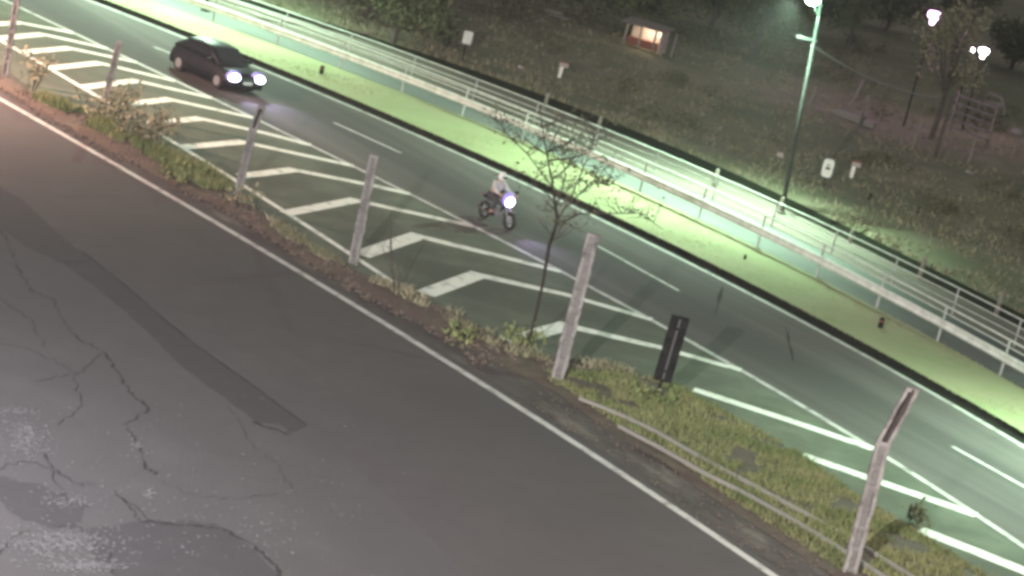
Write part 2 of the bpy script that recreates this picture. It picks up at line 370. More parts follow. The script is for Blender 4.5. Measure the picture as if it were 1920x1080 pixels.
# narrow concrete gutter: two pale lips with a dark slot between
def lips(pts, name):
    pr = MB(); P = [U(a, b, .2) for a, b in pts]
    for i in range(len(P) - 1):
        t = (P[i + 1] - P[i]).normalized(); nn = Vector((-t.y, t.x, 0)) * .045
        a, b = P[i], P[i + 1]; dz = Vector((0, 0, .08)); vs = [a - nn, a + nn, a + nn + dz, a - nn + dz, b - nn, b + nn, b + nn + dz, b - nn + dz]
        pr.add([v - Vector((0, 0, .02)) for v in vs], [(0, 1, 2, 3), (7, 6, 5, 4), (0, 4, 5, 1), (1, 5, 6, 2), (2, 6, 7, 3), (3, 7, 4, 0)])
    return pr
ga = [(1086,748),(1155,775),(1222,806),(1320,862),(1450,932),(1579,1002),(1640,1040),(1705,1080),(1780,1125)]
gb = [(1160,800),(1240,842),(1320,888),(1395,925),(1468,965),(1575,1030),(1650,1078),(1720,1120)]
gut = lips(ga, 'a').build('drain_lip', M['stone']); gut.name = 'drainage_gutter'
tag(gut, 'narrow pale concrete edging of the drain, upper line in the roadside grass', 'drain edging', 'drain edgings')
g2 = lips(gb, 'b').build('drainage_gutter', M['stone']); tag(g2, 'narrow pale concrete edging of the drain, lower line nearer the side road', 'drain edging', 'drain edgings')

# green verge on the far side, raised behind a kerb with its shade painted near black
ZV = .18
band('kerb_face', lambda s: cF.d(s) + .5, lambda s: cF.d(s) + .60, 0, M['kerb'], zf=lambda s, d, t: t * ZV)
band('grass_verge', lambda s: cF.d(s) + .56, lambda s: cT1.d(s), ZV, M['verge'], st=1, cols=8,
     zf=lambda s, d, t: ZV + .05 * n2(*(xy(s, d).to_2d()), .3) * (1 if 0 < t < 1 else 0))
band('concrete_path', lambda s: cT1.d(s), lambda s: cT1.d(s) + 3.6, .16, M['concrete'])
band('brown_path', lambda s: cT1.d(s) + 3.6, lambda s: cT2.d(s) - .5, .15, M['brown'])
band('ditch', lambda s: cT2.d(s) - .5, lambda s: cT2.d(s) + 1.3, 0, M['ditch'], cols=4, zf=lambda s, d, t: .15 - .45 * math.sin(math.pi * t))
# rough hillside
def zh(s, d, t):
    p = xy(s, d); e = d - cT2.d(s)
    k = min(1, max(0, (e - 1.3) / 5)); far = min(1, e / 60)
    return .15 + k * (.35 * n2(p.x, p.y, .13, 3.1) + .14 * n2(p.x, p.y, .6, 1.2)) + far * .9 * (n2(p.x, p.y, .03, 7.7))
def hd(t): return 1.3 + 170 * t ** 1.8
vs, fs = [], []; ss = srange(-260, 40, 1.5); NC = 90
for s in ss:
    for k in range(NC + 1):
        d = cT2.d(s) + hd(k / NC); vs.append(xy(s, d, zh(s, d, 0)))
for i in range(len(ss) - 1):
    for k in range(NC): a = i * (NC + 1) + k; fs.append((a, a + NC + 1, a + NC + 2, a + 1))
tag(mesh('hillside', vs, fs, M['hill'], smooth=True), kind='structure')

# ---------------------------------------------------------------- grass as stuff
def blades(name, pos, hmin, hmax, w, m, label, lean=.5):
    n = len(pos); pos = np.array(pos, float); a = rng.uniform(0, 6.283, n); h = rng.uniform(hmin, hmax, n)
    dx = np.stack([np.cos(a), np.sin(a), np.zeros(n)], 1) * (w * rng.uniform(.6, 1.4, n))[:, None]
    tip = pos + np.stack([rng.normal(0, lean, n) * h, rng.normal(0, lean, n) * h, h], 1)
    v = np.empty((n, 3, 3)); v[:, 0] = pos - dx; v[:, 1] = pos + dx; v[:, 2] = tip
    me = bpy.data.meshes.new(name); me.vertices.add(3 * n); me.vertices.foreach_set('co', v.reshape(-1))
    me.loops.add(3 * n); me.loops.foreach_set('vertex_index', np.arange(3 * n, dtype=np.int32))
    me.polygons.add(n); me.polygons.foreach_set('loop_start', np.arange(0, 3 * n, 3, dtype=np.int32)); me.update(calc_edges=True)
    o = link(name, me, m); tag(o, label, 'grass', kind='stuff'); return o
def bank_pos(n, a, b, t0, t1, keep):
    out = []
    sa, sb = sd(U(*a))[0], sd(U(*b))[0]
    for _ in range(n):
        s = random.uniform(sa, sb); t = random.uniform(t0, t1); lo, hi = pLow.d(s), pHigh.d(s); d = lo + (hi - lo) * t
        p = xy(s, d)
        if n2(p.x, p.y, .8, 4) + .4 * n2(p.x, p.y, 2.5, 9) < keep: continue
        out.append((p.x, p.y, zb(s, d, t) - .02))
    return out
blades('grass', bank_pos(26000, (1020,705), (1900,1130), .08, 1.0, -.3), .05, .2, .022, M['blade'], 'low rough yellow green grass on the wedge between the two roads')
blades('grass', bank_pos(9000, (100,190), (450,370), .3, 1.0, -.1), .12, .4, .03, M['blade'], 'rough green grass along the bank under the far left fence posts')
blades('grass', bank_pos(6000, (450,380), (1040,700), .35, 1.02, .0), .08, .3, .03, M['blade_dry'], 'thin dry weeds on the earth bank in the middle of the fence line')
hp = []
while len(hp) < 70000:
    s = random.uniform(-190, -35); e = 1.3 + 60 * random.random() ** 1.5; d = cT2.d(s) + e; p = xy(s, d)
    if n2(p.x, p.y, .35, 2) < random.uniform(-.5, .2): continue
    hp.append((p.x, p.y, zh(s, d, 0) - .02))
blades('grass', hp, .08, .28, .05, M['blade_dry'], 'rough dark unmown grass over the far hillside', .6)

vp = []
for _ in range(60000):
    s = random.uniform(-128, -42); lo_, hi_ = cF.d(s) + .5, cT1.d(s) + .15; p = xy(s, lo_ + (hi_ - lo_) * random.random() ** (.8 if random.random() < .5 else 1.2))
    if n2(p.x, p.y, .5, 6) < random.uniform(-1.4, .3): continue
    vp.append((p.x, p.y, ZV - .02))
blades('grass', vp, .02, .06, .016, M['verge'], 'short mown grass texture on the bright green verge')
# ---------------------------------------------------------------- lamps
def aim(o, direction): o.rotation_euler = Vector(direction).to_track_quat('-Z', 'Y').to_euler()
def lamp(base, h, arm_dir, arm_len, label, glow, color, watt, blend=1.0, cone=150, tilt=.0, radius=.12, arm_drop=0.3, group=None, name='street_lamp', r=.065):
    t = empty(name, base); tag(t, label, 'street lamp', group)
    a = Vector(arm_dir).normalized()
    MB().tube([(0, 0, 0), (0, 0, h * .5), (0, 0, h)], [r * 1.5, r * 1.2, r * .8], 10).build('pole', M['steel'], t, True)
    MB().tube([(0, 0, h - .6), a * (arm_len * .4) + Vector((0, 0, h)), a * arm_len + Vector((0, 0, h + arm_drop))], r * .5, 8).build('arm', M['steel'], t, True)
    MB().box((0, 0, .03), (.35, .35, .06)).build('base_plate', M['steel'], t)
    hc = a * (arm_len + .3) + Vector((0, 0, h + arm_drop)); ang = math.atan2(a.y, a.x); R = Matrix.Rotation(ang, 3, 'Z')
    hd_ = MB().box(hc, (.75, .32, .14), R, .8).build('lamp_head', M['steel'], t)
    MB().box(hc - Vector((0, 0, .1)), (.6, .26, .06), R).build('diffuser', glow, hd_)
    ld = bpy.data.lights.new('lamp_light', 'SPOT'); ld.energy = watt; ld.color = color; ld.spot_size = math.radians(cone); ld.spot_blend = blend; ld.shadow_soft_size = radius
    lo = bpy.data.objects.new('lamp_light', ld); COL.objects.link(lo); lo.parent = t; lo.location = hc - Vector((0, 0, .2))
    aim(lo, a * tilt + Vector((0, 0, -1)))
    return t
toroad = Vector((-ED[0], -ED[1], 0))
GREEN = (.66, 1.0, .72)
K = 3.3
MAST = lamp(U(1465, 400, .15), 8.35, toroad + Vector((-.1, .1, 0)), .9, 'tall grey street lamp with a green glow standing on the far hillside', M['lamp_green'], GREEN, 9000 * K, tilt=.45, cone=140, group='green lamps along the far path')
lamp(U(384, 20, .18), 9.0, toroad, 1.8, 'dark street lamp post at the top left edge of the verge', M['lamp_green'], GREEN, 8300 * K, tilt=.3, blend=.5, cone=160, group='green lamps along the far path')
# the same row goes on outside the picture
for s, w, lab in ((-88, 13000, 'x'), (-46, 9500, 'street lamp of the far path beyond the right edge'), (-140, 7000, 'street lamp of the far path beyond the left edge')):
    if lab == 'x': continue
    lamp(cT1.at(s, .8, .16), 9.2, toroad, 1.8, lab, M['lamp_green'], GREEN, w * K, tilt=.3, cone=135, group='green lamps along the far path')
MAST.rotation_euler = (0, -.075, 0)
ld = bpy.data.lights.new('lamp_light', 'POINT'); ld.energy = 1500; ld.color = (.5, 1, .66); ld.shadow_soft_size = .2      # the same lamp's light through its bowl
lo = bpy.data.objects.new('lamp_light', ld); COL.objects.link(lo); lo.parent = MAST; lo.location = (-.5, -.35, 8.0)
MB().ball((-.35, -.2, 8.42), (.3, .24, .2), 12, 8).build('lamp_bowl', M['lamp_green'], MAST, True)
# side road lamps, all outside the picture on the near side
lamp(xy(-88, cR.d(-88) - 11, 0), 9.0, (ED[0], ED[1], 0), 1.6, 'reddish street lamp of the side road beyond the left edge', M['lamp_warm'], (1, .60, .48), 100000, tilt=.2, cone=160)
lamp((-17, 47, 0), 11.0, (1, .5, 0), 1.6, 'cool street lamp of the side road beyond the lower left corner', M['lamp_pink'], (.86, .86, 1.0), 16000, tilt=.3, cone=165)
lamp((17, 45, 0), 12.0, (-.5, 1, 0), 1.6, 'neutral street lamp of the side road below the picture', M['lamp_pink'], (1, .80, .74), 13000, tilt=.3, cone=165)
# unseen flood lamp added to light posts and road evenly from the camera side
lamp((-9, 6, 0), 16.0, (0, 1, 0), .8, 'added unseen flood lamp mast beside the camera', M['lamp_pink'], (1, .93, .89), 330000, tilt=3.2, cone=70)

# far lamps in the dark
def far_lamp(px, py, z, h, label, glow, col, w, sz):
    p = U(px, py, z); t = empty('far_lamp', (p.x, p.y, 0)); tag(t, label, 'street lamp', 'distant lit lamps at the top right')
    MB().tube([(0, 0, 0), (0, 0, z - .1)], [.05, .035], 8).build('pole', M['black'], t)
    hd_ = MB().box((0, 0, z + sz * .7), (sz * 1.8, sz * 1.2, .12)).build('lamp_cap', M['black'], t)
    MB().ball((0, 0, z), (sz, sz, sz * .8), 12, 8).build('globe', glow, t, True)
    MB().tube([(0, 0, z - sz * 1.5), (0, 0, z - sz * .5)], [sz * .35, sz * .5], 8).build('globe_neck', glow, t, True)
    ld = bpy.data.lights.new('glow_light', 'POINT'); ld.energy = w; ld.color = col; ld.shadow_soft_size = sz
    lo = bpy.data.objects.new('glow_light', ld); COL.objects.link(lo); lo.parent = t; lo.location = (-.2, -1.0, z)
    return t
far_lamp(1752, 28, 6.0, 6, 'bright violet tinted lamp glowing near the top right corner', M['lamp_magenta'], (.9, .35, 1), 420, .34)
far_lamp(1845, 95, 4.5, 4.5, 'whitish pink lamp glowing below the violet one', M['lamp_pink'], (1, .55, .7), 160, .28)
p_ = U(1823, 94, 4.5); tb = empty('far_lamp', (p_.x, p_.y, 0)); tag(tb, 'small dim lamp just left of the whitish pink one', 'street lamp', 'distant lit lamps at the top right')
MB().tube([(0, 0, 0), (0, 0, 4.4)], .05).build('pole', M['black'], tb); MB().ball((0, 0, 4.5), .13).build('globe', M['lamp_pink'], tb, True)

# ---------------------------------------------------------------- railings beyond the verge
def railing(name, curve, off, z0, s0, s1, step, h, bars, beam, label, mp, mb, pr=.045):
    t = empty(name, curve.at(s0, off, z0)); o0 = t.location.copy(); tag(t, label, 'railing')
    s = s0; n = 0; ss = []
    while s <= s1: ss.append(s); s += step
    pb = MB().tube([(0, 0, 0), (0, 0, h + .02)], pr, 6).add([], [])
    me = None
    for s in ss:
        p = curve.at(s, off, z0) - o0
        if me is None:
            q = pb.build('post', mp, t); me = q.data
        else:
            q = bpy.data.objects.new('post', me); COL.objects.link(q); q.parent = t
        q.location = p
    fine = [curve.at(s, off, z0) - o0 for s in srange(s0, s1, 2.0)]
    for bz, br in bars:
        MB().tube([p + Vector((0, 0, bz)) for p in fine], br, 6).build('rail', mb, t, True)
    if beam:
        prof = [(0, -.16), (-.05, -.12), (-.05, -.06), (.0, -.02), (0, .02), (-.05, .06), (-.05, .12), (0, .16)]
        vs, fs = [], []
        for p in fine:
            for a, b in prof: vs.append(p + Vector((ED[0] * (a - .06), ED[1] * (a - .06), beam + b)))
        k = len(prof)
        for i in range(len(fine) - 1):
            for j in range(k - 1): fs.append((i * k + j, (i + 1) * k + j, (i + 1) * k + j + 1, i * k + j + 1))
        o = mesh('crash_beam', vs, fs, mb, t, True); md = o.modifiers.new('t', 'SOLIDIFY'); md.thickness = .012
    return t
railing('guard_railing', cT1, .1, .16, -142, -38, 3.4, 1.2, [(1.2, .032), (.98, .02)], .62, 'white steel guard railing with a crash beam along the far edge of the green verge', M['galv'], M['white_rail'])
railing('path_railing', cT1, 3.7, .16, -142, -38, 3.4, .95, [(.95, .026), (.68, .02), (.4, .02)], None, 'thin white three bar railing behind the crash beam, along the path', M['galv'], M['white_rail'], .035)

# short wooden posts at the ditch
def copy_tree(o):
    c = o.copy(); COL.objects.link(c)
    for ch in list(o.children):
        k = ch.copy(); COL.objects.link(k); k.parent = c
        for g_ in ch.children:
            kk = g_.copy(); COL.objects.link(kk); kk.parent = k
    return c
def wood_post(p, h, label, tilt=(0, 0), group='short posts along the ditch', m='wood', r=.09):
    mb = MB().tube([(0, 0, -.1), (.01, 0, h * .5), (0, .01, h * .97), (0, 0, h)], [r, r * .95, r * .85, r * .5], 8)
    o = mb.build('wooden_post', M[m]); o.location = p; o.rotation_euler = (tilt[0], tilt[1], random.random() * 6)
    tag(o, label, 'post', group); return o
for (x, y, h, lab) in ((1867, 592, .85, 'short pale wooden post at the dark ditch, rightmost of its row'), (1722, 525, .9, 'short pale wooden post at the ditch above the right end of the white railing'),
                       (1592, 458, .6, 'stub of a wooden post at the ditch, third from the right'), (1460, 402, .7, 'thin post at the ditch right below the tall lamp pole'),
                       (1338, 352, .8, 'dark slim post at the ditch left of the tall lamp pole'), (1122, 240, .5, 'stubby post at the ditch behind the bare shrub'), (1018, 212, .9, 'dark post with a pale cap beside the path at the top of the bare shrub')):
    wood_post(U(x, y, .12), h, lab, (random.uniform(-.05, .05), random.uniform(-.05, .05)))
# small dark markers standing in the green verge
for (x, y, lab) in ((1650, 614, 'small dark marker stub standing in the green verge at the right'), (602, 138, 'small dark marker stub standing in the green verge at the left'), (1396, 486, 'faint small marker stub in the middle of the green verge')):
    t = empty('marker_stub', U(x, y, ZV)); tag(t, lab, 'marker', 'marker stubs in the verge')
    k = .5 if x == 1396 else 1
    MB().tube([(0, 0, 0), (0, 0, .3 * k), (0, 0, .34 * k)], [.09 * k, .09 * k, .06 * k], 8).build('stub', M['black'], t)
    MB().tube([(0, 0, .2 * k), (0, 0, .25 * k)], .095 * k, 8).build('band', M['redwood'], t)

# ---------------------------------------------------------------- concrete fence posts of the near bank
def conc_post(base, h, w, label, lean=(0, 0), bend=None, z=.05, tone='post'):
    t = empty('concrete_post', U(base[0], base[1], z)); tag(t, label, 'fence post', 'concrete fence posts on the near bank')
    t.rotation_euler = (lean[0], lean[1], 0)
    hs = bend[0] if bend else h
    def rail(sx):
        mb = MB(); x = sx * w * .36
        P = [(x, 0, -.15), (x * .95, 0, hs)]
        if bend: P += [(x * .9 + bend[1][0], bend[1][1], h)]
        for i in range(len(P) - 1):
            a, b = Vector(P[i]), Vector(P[i + 1]); d = .17 * (1 - .25 * i); ww = w * .27 * (1 - .1 * i)
            ns = max(4, int((b - a).length / .16)); vs = []; fs = [(3, 2, 1, 0), tuple(4 * ns + k for k in range(4))]
            for q_ in range(ns + 1):
                c_ = a.lerp(b, q_ / ns) + Vector((random.gauss(0, .007), random.gauss(0, .007), 0)); kk = 1 - .07 * q_ / ns
                vs += [c_ + Vector((sx_ * ww / 2 * kk + random.gauss(0, .006), sy * d / 2 * kk + random.gauss(0, .008), 0)) for sx_, sy in ((-1, -1), (1, -1), (1, 1), (-1, 1))]
                if q_:
                    o_ = 4 * (q_ - 1); fs += [(o_ + k, o_ + (k + 1) % 4, o_ + 4 + (k + 1) % 4, o_ + 4 + k) for k in range(4)]
            mb.add(vs, fs)
        return mb
    if bend:
        d_ = Vector((bend[1][0], bend[1][1], h - hs)); R_ = d_.to_track_quat('Z', 'Y').to_matrix()
        MB().box(Vector((0, 0, hs)) + d_ / 2, (w * .5, .08, d_.length), R_).build('neck', M['twig'], t)
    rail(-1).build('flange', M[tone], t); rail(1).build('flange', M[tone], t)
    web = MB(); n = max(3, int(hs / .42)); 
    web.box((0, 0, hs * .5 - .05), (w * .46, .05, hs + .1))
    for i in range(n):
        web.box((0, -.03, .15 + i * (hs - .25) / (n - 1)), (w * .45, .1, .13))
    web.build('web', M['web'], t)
    MB().box((0, 0, hs + .02 if not bend else hs - .02), (w * .97, .19, .1)).build('cap', M[tone], t)
    if bend:
        b = bend[1]; MB().box((b[0] * .95, b[1] * .95, h - .03), (w * .8, .15, .09)).build('tip', M[tone], t)
    return t
conc_post((8,150), 2.9, .22, 'slim leaning concrete fence post at the far left edge', (.0, -.04))
conc_post((193,203), 2.35, .22, 'slim grey concrete fence post rising out of the left weeds', (0, .04), tone='post')
conc_post((443,372), 3.05, .26, 'dark stained concrete fence post in front of the car', (0, .02), bend=(2.3, (.1, .05)))
conc_post((662,492), 3.25, .29, 'pale concrete fence post between the car and the motorcycle', (0, -.03))
conc_post((1043,716), 4.1, .35, 'broad pale ladder like concrete post right of the bare shrub', (0, .0))
conc_post((1592,1075), 4.55, .34, 'concrete post with a bent dark top in the lower right grass', (0, -.02), bend=(3.2, (.36, .1)))

# black marker panel seen from behind
t = empty('hazard_sign', U(1229, 752, .1)); tag(t, 'tall narrow black marker panel on a short post in the roadside grass', 'sign')
t.rotation_euler = (0, .03, math.radians(8))
MB().tube([(0, 0, -.1), (0, 0, 2.3)], .045, 8).build('post', M['black'], t)
pn = MB().box((0, -.06, 1.52), (.50, .05, 1.85)).build('panel', M['black'], t)
MB().box((0, -.10, 1.52), (.06, .04, 1.7)).build('rib', M['signdark'], pn)
for z_ in (.9, 2.1): MB().box((0, -.13, z_), (.46, .03, .06)).build('bracket', M['black'], pn)

# ---------------------------------------------------------------- shrubs and trees
def branchy(pts_r, n_br, L, seed, spread=1.0, levels=2, up_=.35, rr=.018, start=.25):
    """bare branching: a main stem as traced points and forks off it"""
    R = random.Random(seed); mb = MB(); stem = [Vector(p) for p, _ in pts_r]; tips = []
    mb.tube(stem, [r for _, r in pts_r], 6)
    def fork(p, dr, ln, r, lv):
        P = [p]; d = dr.normalized()
        for k in range(4):
            d = (d + Vector((R.gauss(0, .22), R.gauss(0, .22), R.gauss(.03, .2)))).normalized(); P.append(P[-1] + d * ln / 4)
        mb.tube(P, [r, r * .8, r * .6, r * .45, r * .25], 4); tips.append(P[-1]); tips.append(P[2])
        if lv > 0:
            for k in range(3):
                q = P[R.randint(1, 4)]; fork(q, d + Vector((R.gauss(0, .8), R.gauss(0, .8), R.gauss(.1, .5))), ln * .55, r * .6, lv - 1)
    for i in range(n_br):
        t_ = start + (1 - start) * R.random(); k = t_ * (len(stem) - 1); a = min(int(k), len(stem) - 2); p = stem[a].lerp(stem[a + 1], k - a)
        w = R.uniform(0, 6.283); fork(p, Vector((math.cos(w) * spread, math.sin(w) * spread, up_ + R.random() * .5)), L * R.uniform(.5, 1.2), rr, levels)
    return mb, tips
def leaves_at(pts, n, sz, sp, seed):
    R = np.random.default_rng(seed); P = np.array([tuple(p) for p in pts]); c = P[R.integers(0, len(P), n)] + R.normal(0, sp, (n, 3))
    a = R.normal(0, 1, (n, 3)); a /= np.linalg.norm(a, axis=1)[:, None]; b = np.cross(a, R.normal(0, 1, (n, 3))); b /= np.linalg.norm(b, axis=1)[:, None]
    s = sz * R.uniform(.6, 1.4, n)[:, None]; v = np.stack([c - a * s, c + b * s * .5, c + a * s, c - b * s * .5], 1).reshape(-1, 3)
    me = bpy.data.meshes.new('leaves'); me.vertices.add(4 * n); me.vertices.foreach_set('co', v.reshape(-1))
    me.loops.add(4 * n); me.loops.foreach_set('vertex_index', np.arange(4 * n, dtype=np.int32)); me.polygons.add(n)
    me.polygons.foreach_set('loop_start', np.arange(0, 4 * n, 4, dtype=np.int32)); me.update(calc_edges=True); return me
def in_plane(base, pxpy, back=0.0):
    """point above the base's own distance that the photograph shows at pxpy (a traced stem's real position, kept in a vertical plane)"""
    d = fwd + ri * ((pxpy[0] - 960) / F_PX) - up * ((pxpy[1] - 540) / F_PX); t = (base.y + back) / d.y
    return Vector((d.x * t, d.y * t, CAM_H + d.z * t))
# bare shrub in the middle
b0 = U(988, 652, .1); t = empty('bare_shrub', b0); tag(t, 'tall thin nearly leafless shrub with fine twigs in the middle of the fence line', 'shrub')
stem = [(b0, .05), (in_plane(b0, (1005,590)), .045), (in_plane(b0, (1018,530)), .045), (in_plane(b0, (1030,460)), .06), (in_plane(b0, (1045,415)), .05), (in_plane(b0, (1035,340)), .03), (in_plane(b0, (1020,262)), .02), (in_plane(b0, (1012,205)), .012)]
stem = [(p - b0, r) for p, r in stem]
tk = MB().tube([p for p, _ in stem], [r for _, r in stem], 6).build('trunk', M['twig'], t)
mb, tips = branchy(stem, 16, 1.1, 5, 1.0, 2, .5, .024, .45)
subs = [[(1045,415),(1075,360),(1100,300),(1120,245)], [(1045,420),(1090,400),(1150,400),(1200,400),(1243,430)], [(1035,350),(990,290),(950,250),(930,225)], [(1040,400),(1060,330),(1050,270)], [(1060,390),(1110,340),(1145,350)]]
for i, sb in enumerate(subs):
    P = [in_plane(b0, q, (i - 2) * .25) - b0 for q in sb]; st_ = [(p, .022 * (1 - .7 * k / len(P))) for k, p in enumerate(P)]
    m2, tp = branchy(st_, 14, .6, 20 + i, 1.0, 1, .3, .017, .1); mb.add(m2.v, m2.f); tips += tp
mb.build('branches', M['twig'], t)
me = leaves_at([p for p in tips if (p + b0).z > 1.6], 900, .055, .14, 4); link('leaves', me, M['leaf_mid'], t)
# young twigs by the fourth post
b1 = U(741, 560, .05); t = empty('bare_sapling', b1); tag(t, 'small leafless sapling of dark twigs right of the pale post', 'sapling')
mb = MB()
for sb, r in (([(741,560),(735,500),(732,455),(733,395)], .03), ([(741,560),(752,515),(768,482)], .02), ([(738,520),(722,480),(716,455)], .015), ([(741,555),(750,520),(742,470)], .015)):
    P = [in_plane(b1, q) - b1 for q in sb]; mb.tube(P, [r * (1 - .6 * k / (len(P) - 1)) for k in range(len(P))], 5)
mb.build('stems', M['twig'], t)
m2, tp = branchy([(in_plane(b1, (738,540)) - b1, .01), (in_plane(b1, (733,440)) - b1, .006)], 6, .35, 3, 1, 1, .4, .008); m2.build('side_twigs', M['twig'], t)
# weeds at left
def weed(px, py, h, w, label, seed, leaf='blade_dry', nb=9, nl=260, name='weed_bush'):
    b = U(px, py, .05); t = empty(name, b); tag(t, label, 'bush')
    R = random.Random(seed); mb = MB(); tips = []
    for k in range(nb):
        a = R.uniform(0, 6.283); o_ = Vector((math.cos(a), math.sin(a), 0)) * R.uniform(.05, w); top = o_ * 1.5 + Vector((0, 0, h * R.uniform(.5, 1)))
        mid = o_ * .8 + Vector((0, 0, top.z * .5)); mb.tube([o_ * .3, mid, top], [.02, .014, .006], 4); tips += [mid, top, top.lerp(mid, .5)]
    mb.build('stems', M['twig'], t); link('leaves', leaves_at(tips, nl, .09, .16, seed), M[leaf], t)
    return t
weed(205, 232, 1.3, .8, 'brown weed bush around the foot of the second fence post', 1, nb=16, nl=500)
weed(250, 268, 1.4, .9, 'tall ragged brown weed bush right of the second fence post', 2, nb=18, nl=560)
weed(285, 262, .9, .5, 'low dry weed bush nearest the green hatching', 3)
weed(60, 170, 1.5, .5, 'thin upright weed beside the far left fence post', 4, nb=8, nl=160)
weed(455, 385, .5, .4, 'small weed at the foot of the dark stained post', 5, nb=6, nl=90)
weed(340, 340, .5, .7, 'low green weed patch on the left bank', 6, 'blade', 12, 260)
weed(1222, 760, .35, .5, 'low grass clump at the foot of the black marker panel', 7, 'blade', 12, 160)
weed(975, 655, .6, .5, 'leafy weed at the foot of the bare shrub', 8, 'blade', 10, 200)
weed(870, 640, .3, .5, 'small weed on the bank left of the bare shrub', 9, 'blade', 8, 120)
weed(1722, 985, .4, .25, 'dark leafy weed at the edge of the right hatching', 10, 'leaf', 8, 120)
# tree at the top and far darkness
def tree(base, h, r, label, seed, n=6, leaf='leaf', nl=5000, lsz=.16, squash=.8, trunk=.16, name='tree'):
    t = empty(name, base); tag(t, label, 'tree'); R = random.Random(seed)
    tk = MB().tube([(0, 0, 0), (.1, 0, h * .3), (.05, .1, h * .6), (0, 0, h * .85)], [trunk, trunk * .8, trunk * .5, trunk * .2], 8).build('trunk', M['bark'], t)
    cs = []; lm = MB()
    for i in range(n):
        a = R.uniform(0, 6.283); rr = r * R.uniform(.3, .85); c = Vector((math.cos(a) * rr, math.sin(a) * rr, h * R.uniform(.45, .95)))
        lm.tube([(0, 0, h * .35), c * .6 + Vector((0, 0, h * .18)), c], [trunk * .4, trunk * .25, .03], 5)
        for k in range(9):
            v = Vector((R.gauss(0, 1), R.gauss(0, 1), R.gauss(0, 1))).normalized() * r * R.uniform(.25, .5); v.z *= squash; cs.append(c + v)
    lm.build('limbs', M['bark'], t); link('crown', leaves_at(cs, nl, lsz, r * .13, seed), M[leaf], t)
    return t
tree(U(735, 82, .2), 3.2, 2.2, 'dark bushy tree at the top edge with a few lit leaves', 31, 9, 'leaf', 5200, .13)
tree(U(690, 40, .2), 3.4, 2.2, 'wider green tree behind the dark bushy one at the top edge', 32, 8, 'leaf', 4200, .14)
tree(U(1410, 110, .2), 5.5, 3.2, 'dark tree lit green by the street lamp, left of its pole', 33, 10, 'leaf', 6000, .17)
tree(U(1590, 85, .2), 5.0, 3.2, 'dim tree behind the lamp pole on its right side', 34, 9, 'leaf', 5200, .17)
tree(U(1745, 262, .2), 7.0, 2.0, 'dim bare brown tree between the lamp pole and the striped gate', 35, 12, 'blade_dry', 1500, .12, trunk=.14)
tree(U(1090, 40, .2), 3.6, 3.0, 'black tree crown left of the small lit hut', 36, 9, 'leaf', 4200, .17)
tree(U(1330, 60, .2), 4.4, 3.4, 'black tree crown right of the small lit hut', 37, 9, 'leaf', 5200, .17)
tree(U(960, 28, .2), 2.6, 2.4, 'low bushy tree above the square sign at the top edge', 41, 8, 'leaf_mid', 3600, .13)
tree(U(1480, 60, .2), 4.2, 2.6, 'leafy tree right behind the lamp head, lit green', 42, 9, 'leaf', 4200, .15)
tree(U(1660, 60, .2), 3.8, 2.8, 'dim round tree left of the violet lamp', 43, 9, 'leaf', 4200, .16)
tree(U(1800, 45, .2), 3.2, 2.4, 'dim tree between and below the two bright far lamps', 44, 8, 'leaf', 3600, .16)
tree(U(1895, 130, .2), 3.0, 2.2, 'dim tree at the right edge below the far lamps', 45, 8, 'leaf', 3600, .15)
sc = []
for _ in range(520):
    s = random.uniform(-170, -40); e = 3 + 75 * random.random() ** 1.3; d = cT2.d(s) + e; p = xy(s, d)
    if n2(p.x, p.y, .12, 5) < -.05: continue
    for k in range(7): sc.append((p.x + random.gauss(0, .5), p.y + random.gauss(0, .5), zh(s, d, 0) + abs(random.gauss(.12, .14))))
tag(link('scrub', leaves_at(sc, 30000, .10, .16, 77), M['leaf_mid']), 'low rough scrub in clumps over the far hillside', 'scrub', kind='stuff')
weed(1175, 78, 1.3, 1.0, 'dark weedy bush half hiding the left side of the lit hut', 46, 'leaf', 20, 800)
weed(838, 92, 1.5, 1.2, 'pale leafy bush left of the white square sign', 38, 'leaf_pale', 20, 700)
weed(1215, 40, 1.8, 1.4, 'dark leafy bush growing over the lit hut', 39, 'leaf', 24, 900)

# ---------------------------------------------------------------- signs on the hillside
def yaw_to_cam(p): return math.atan2(p.y, p.x) - math.pi / 2
def sign(px, py, h, w, hh, label, mark=None, round_=.0, post=True, name='sign'):
    b = U(px, py, .2); t = empty(name, b, yaw_to_cam(b) + .1); tag(t, label, 'sign')
    MB().tube([(0, .04, -.1), (0, .04, h)], .035, 6).build('post', M['black'] if post else M['wood'], t)
    vs = []
    n = 24
    for y in (-.02, .01):
        for k in range(n):
            a = 2 * math.pi * k / n; e = .45 if round_ else .25
            vs.append((math.copysign(abs(math.cos(a)) ** e, math.cos(a)) * w / 2, y, h - hh / 2 + math.copysign(abs(math.sin(a)) ** e, math.sin(a)) * hh / 2))
    fs = [tuple(range(n)), tuple(range(n, 2 * n))[::-1]] + [(k, n + k, n + (k + 1) % n, (k + 1) % n) for k in range(n)]
    pl = mesh('plate', vs, fs, M['signwhite'], t)
    bs = [(v[0] * 1.28, .012 if v[1] < 0 else .03, (v[2] - (h - hh / 2)) * 1.2 + h - hh / 2) for v in vs]; mesh('border', bs, fs, M['signdark'], t)
    if mark: MB().box((0, -.028, h - hh / 2), (w * .42, .012, hh * .14)).build('mark', M['signdark'], t); MB().box((0, -.026, h - hh * .32), (w * .3, .01, hh * .06)).build('mark', M['signdark'], t)
    return t
sign(867, 112, 1.35, .42, .6, 'small white square sign on a dark post above the path')
sign(1542, 352, 1.25, .46, .78, 'white oval edged sign with a dark mark on the right hillside', True, 1)
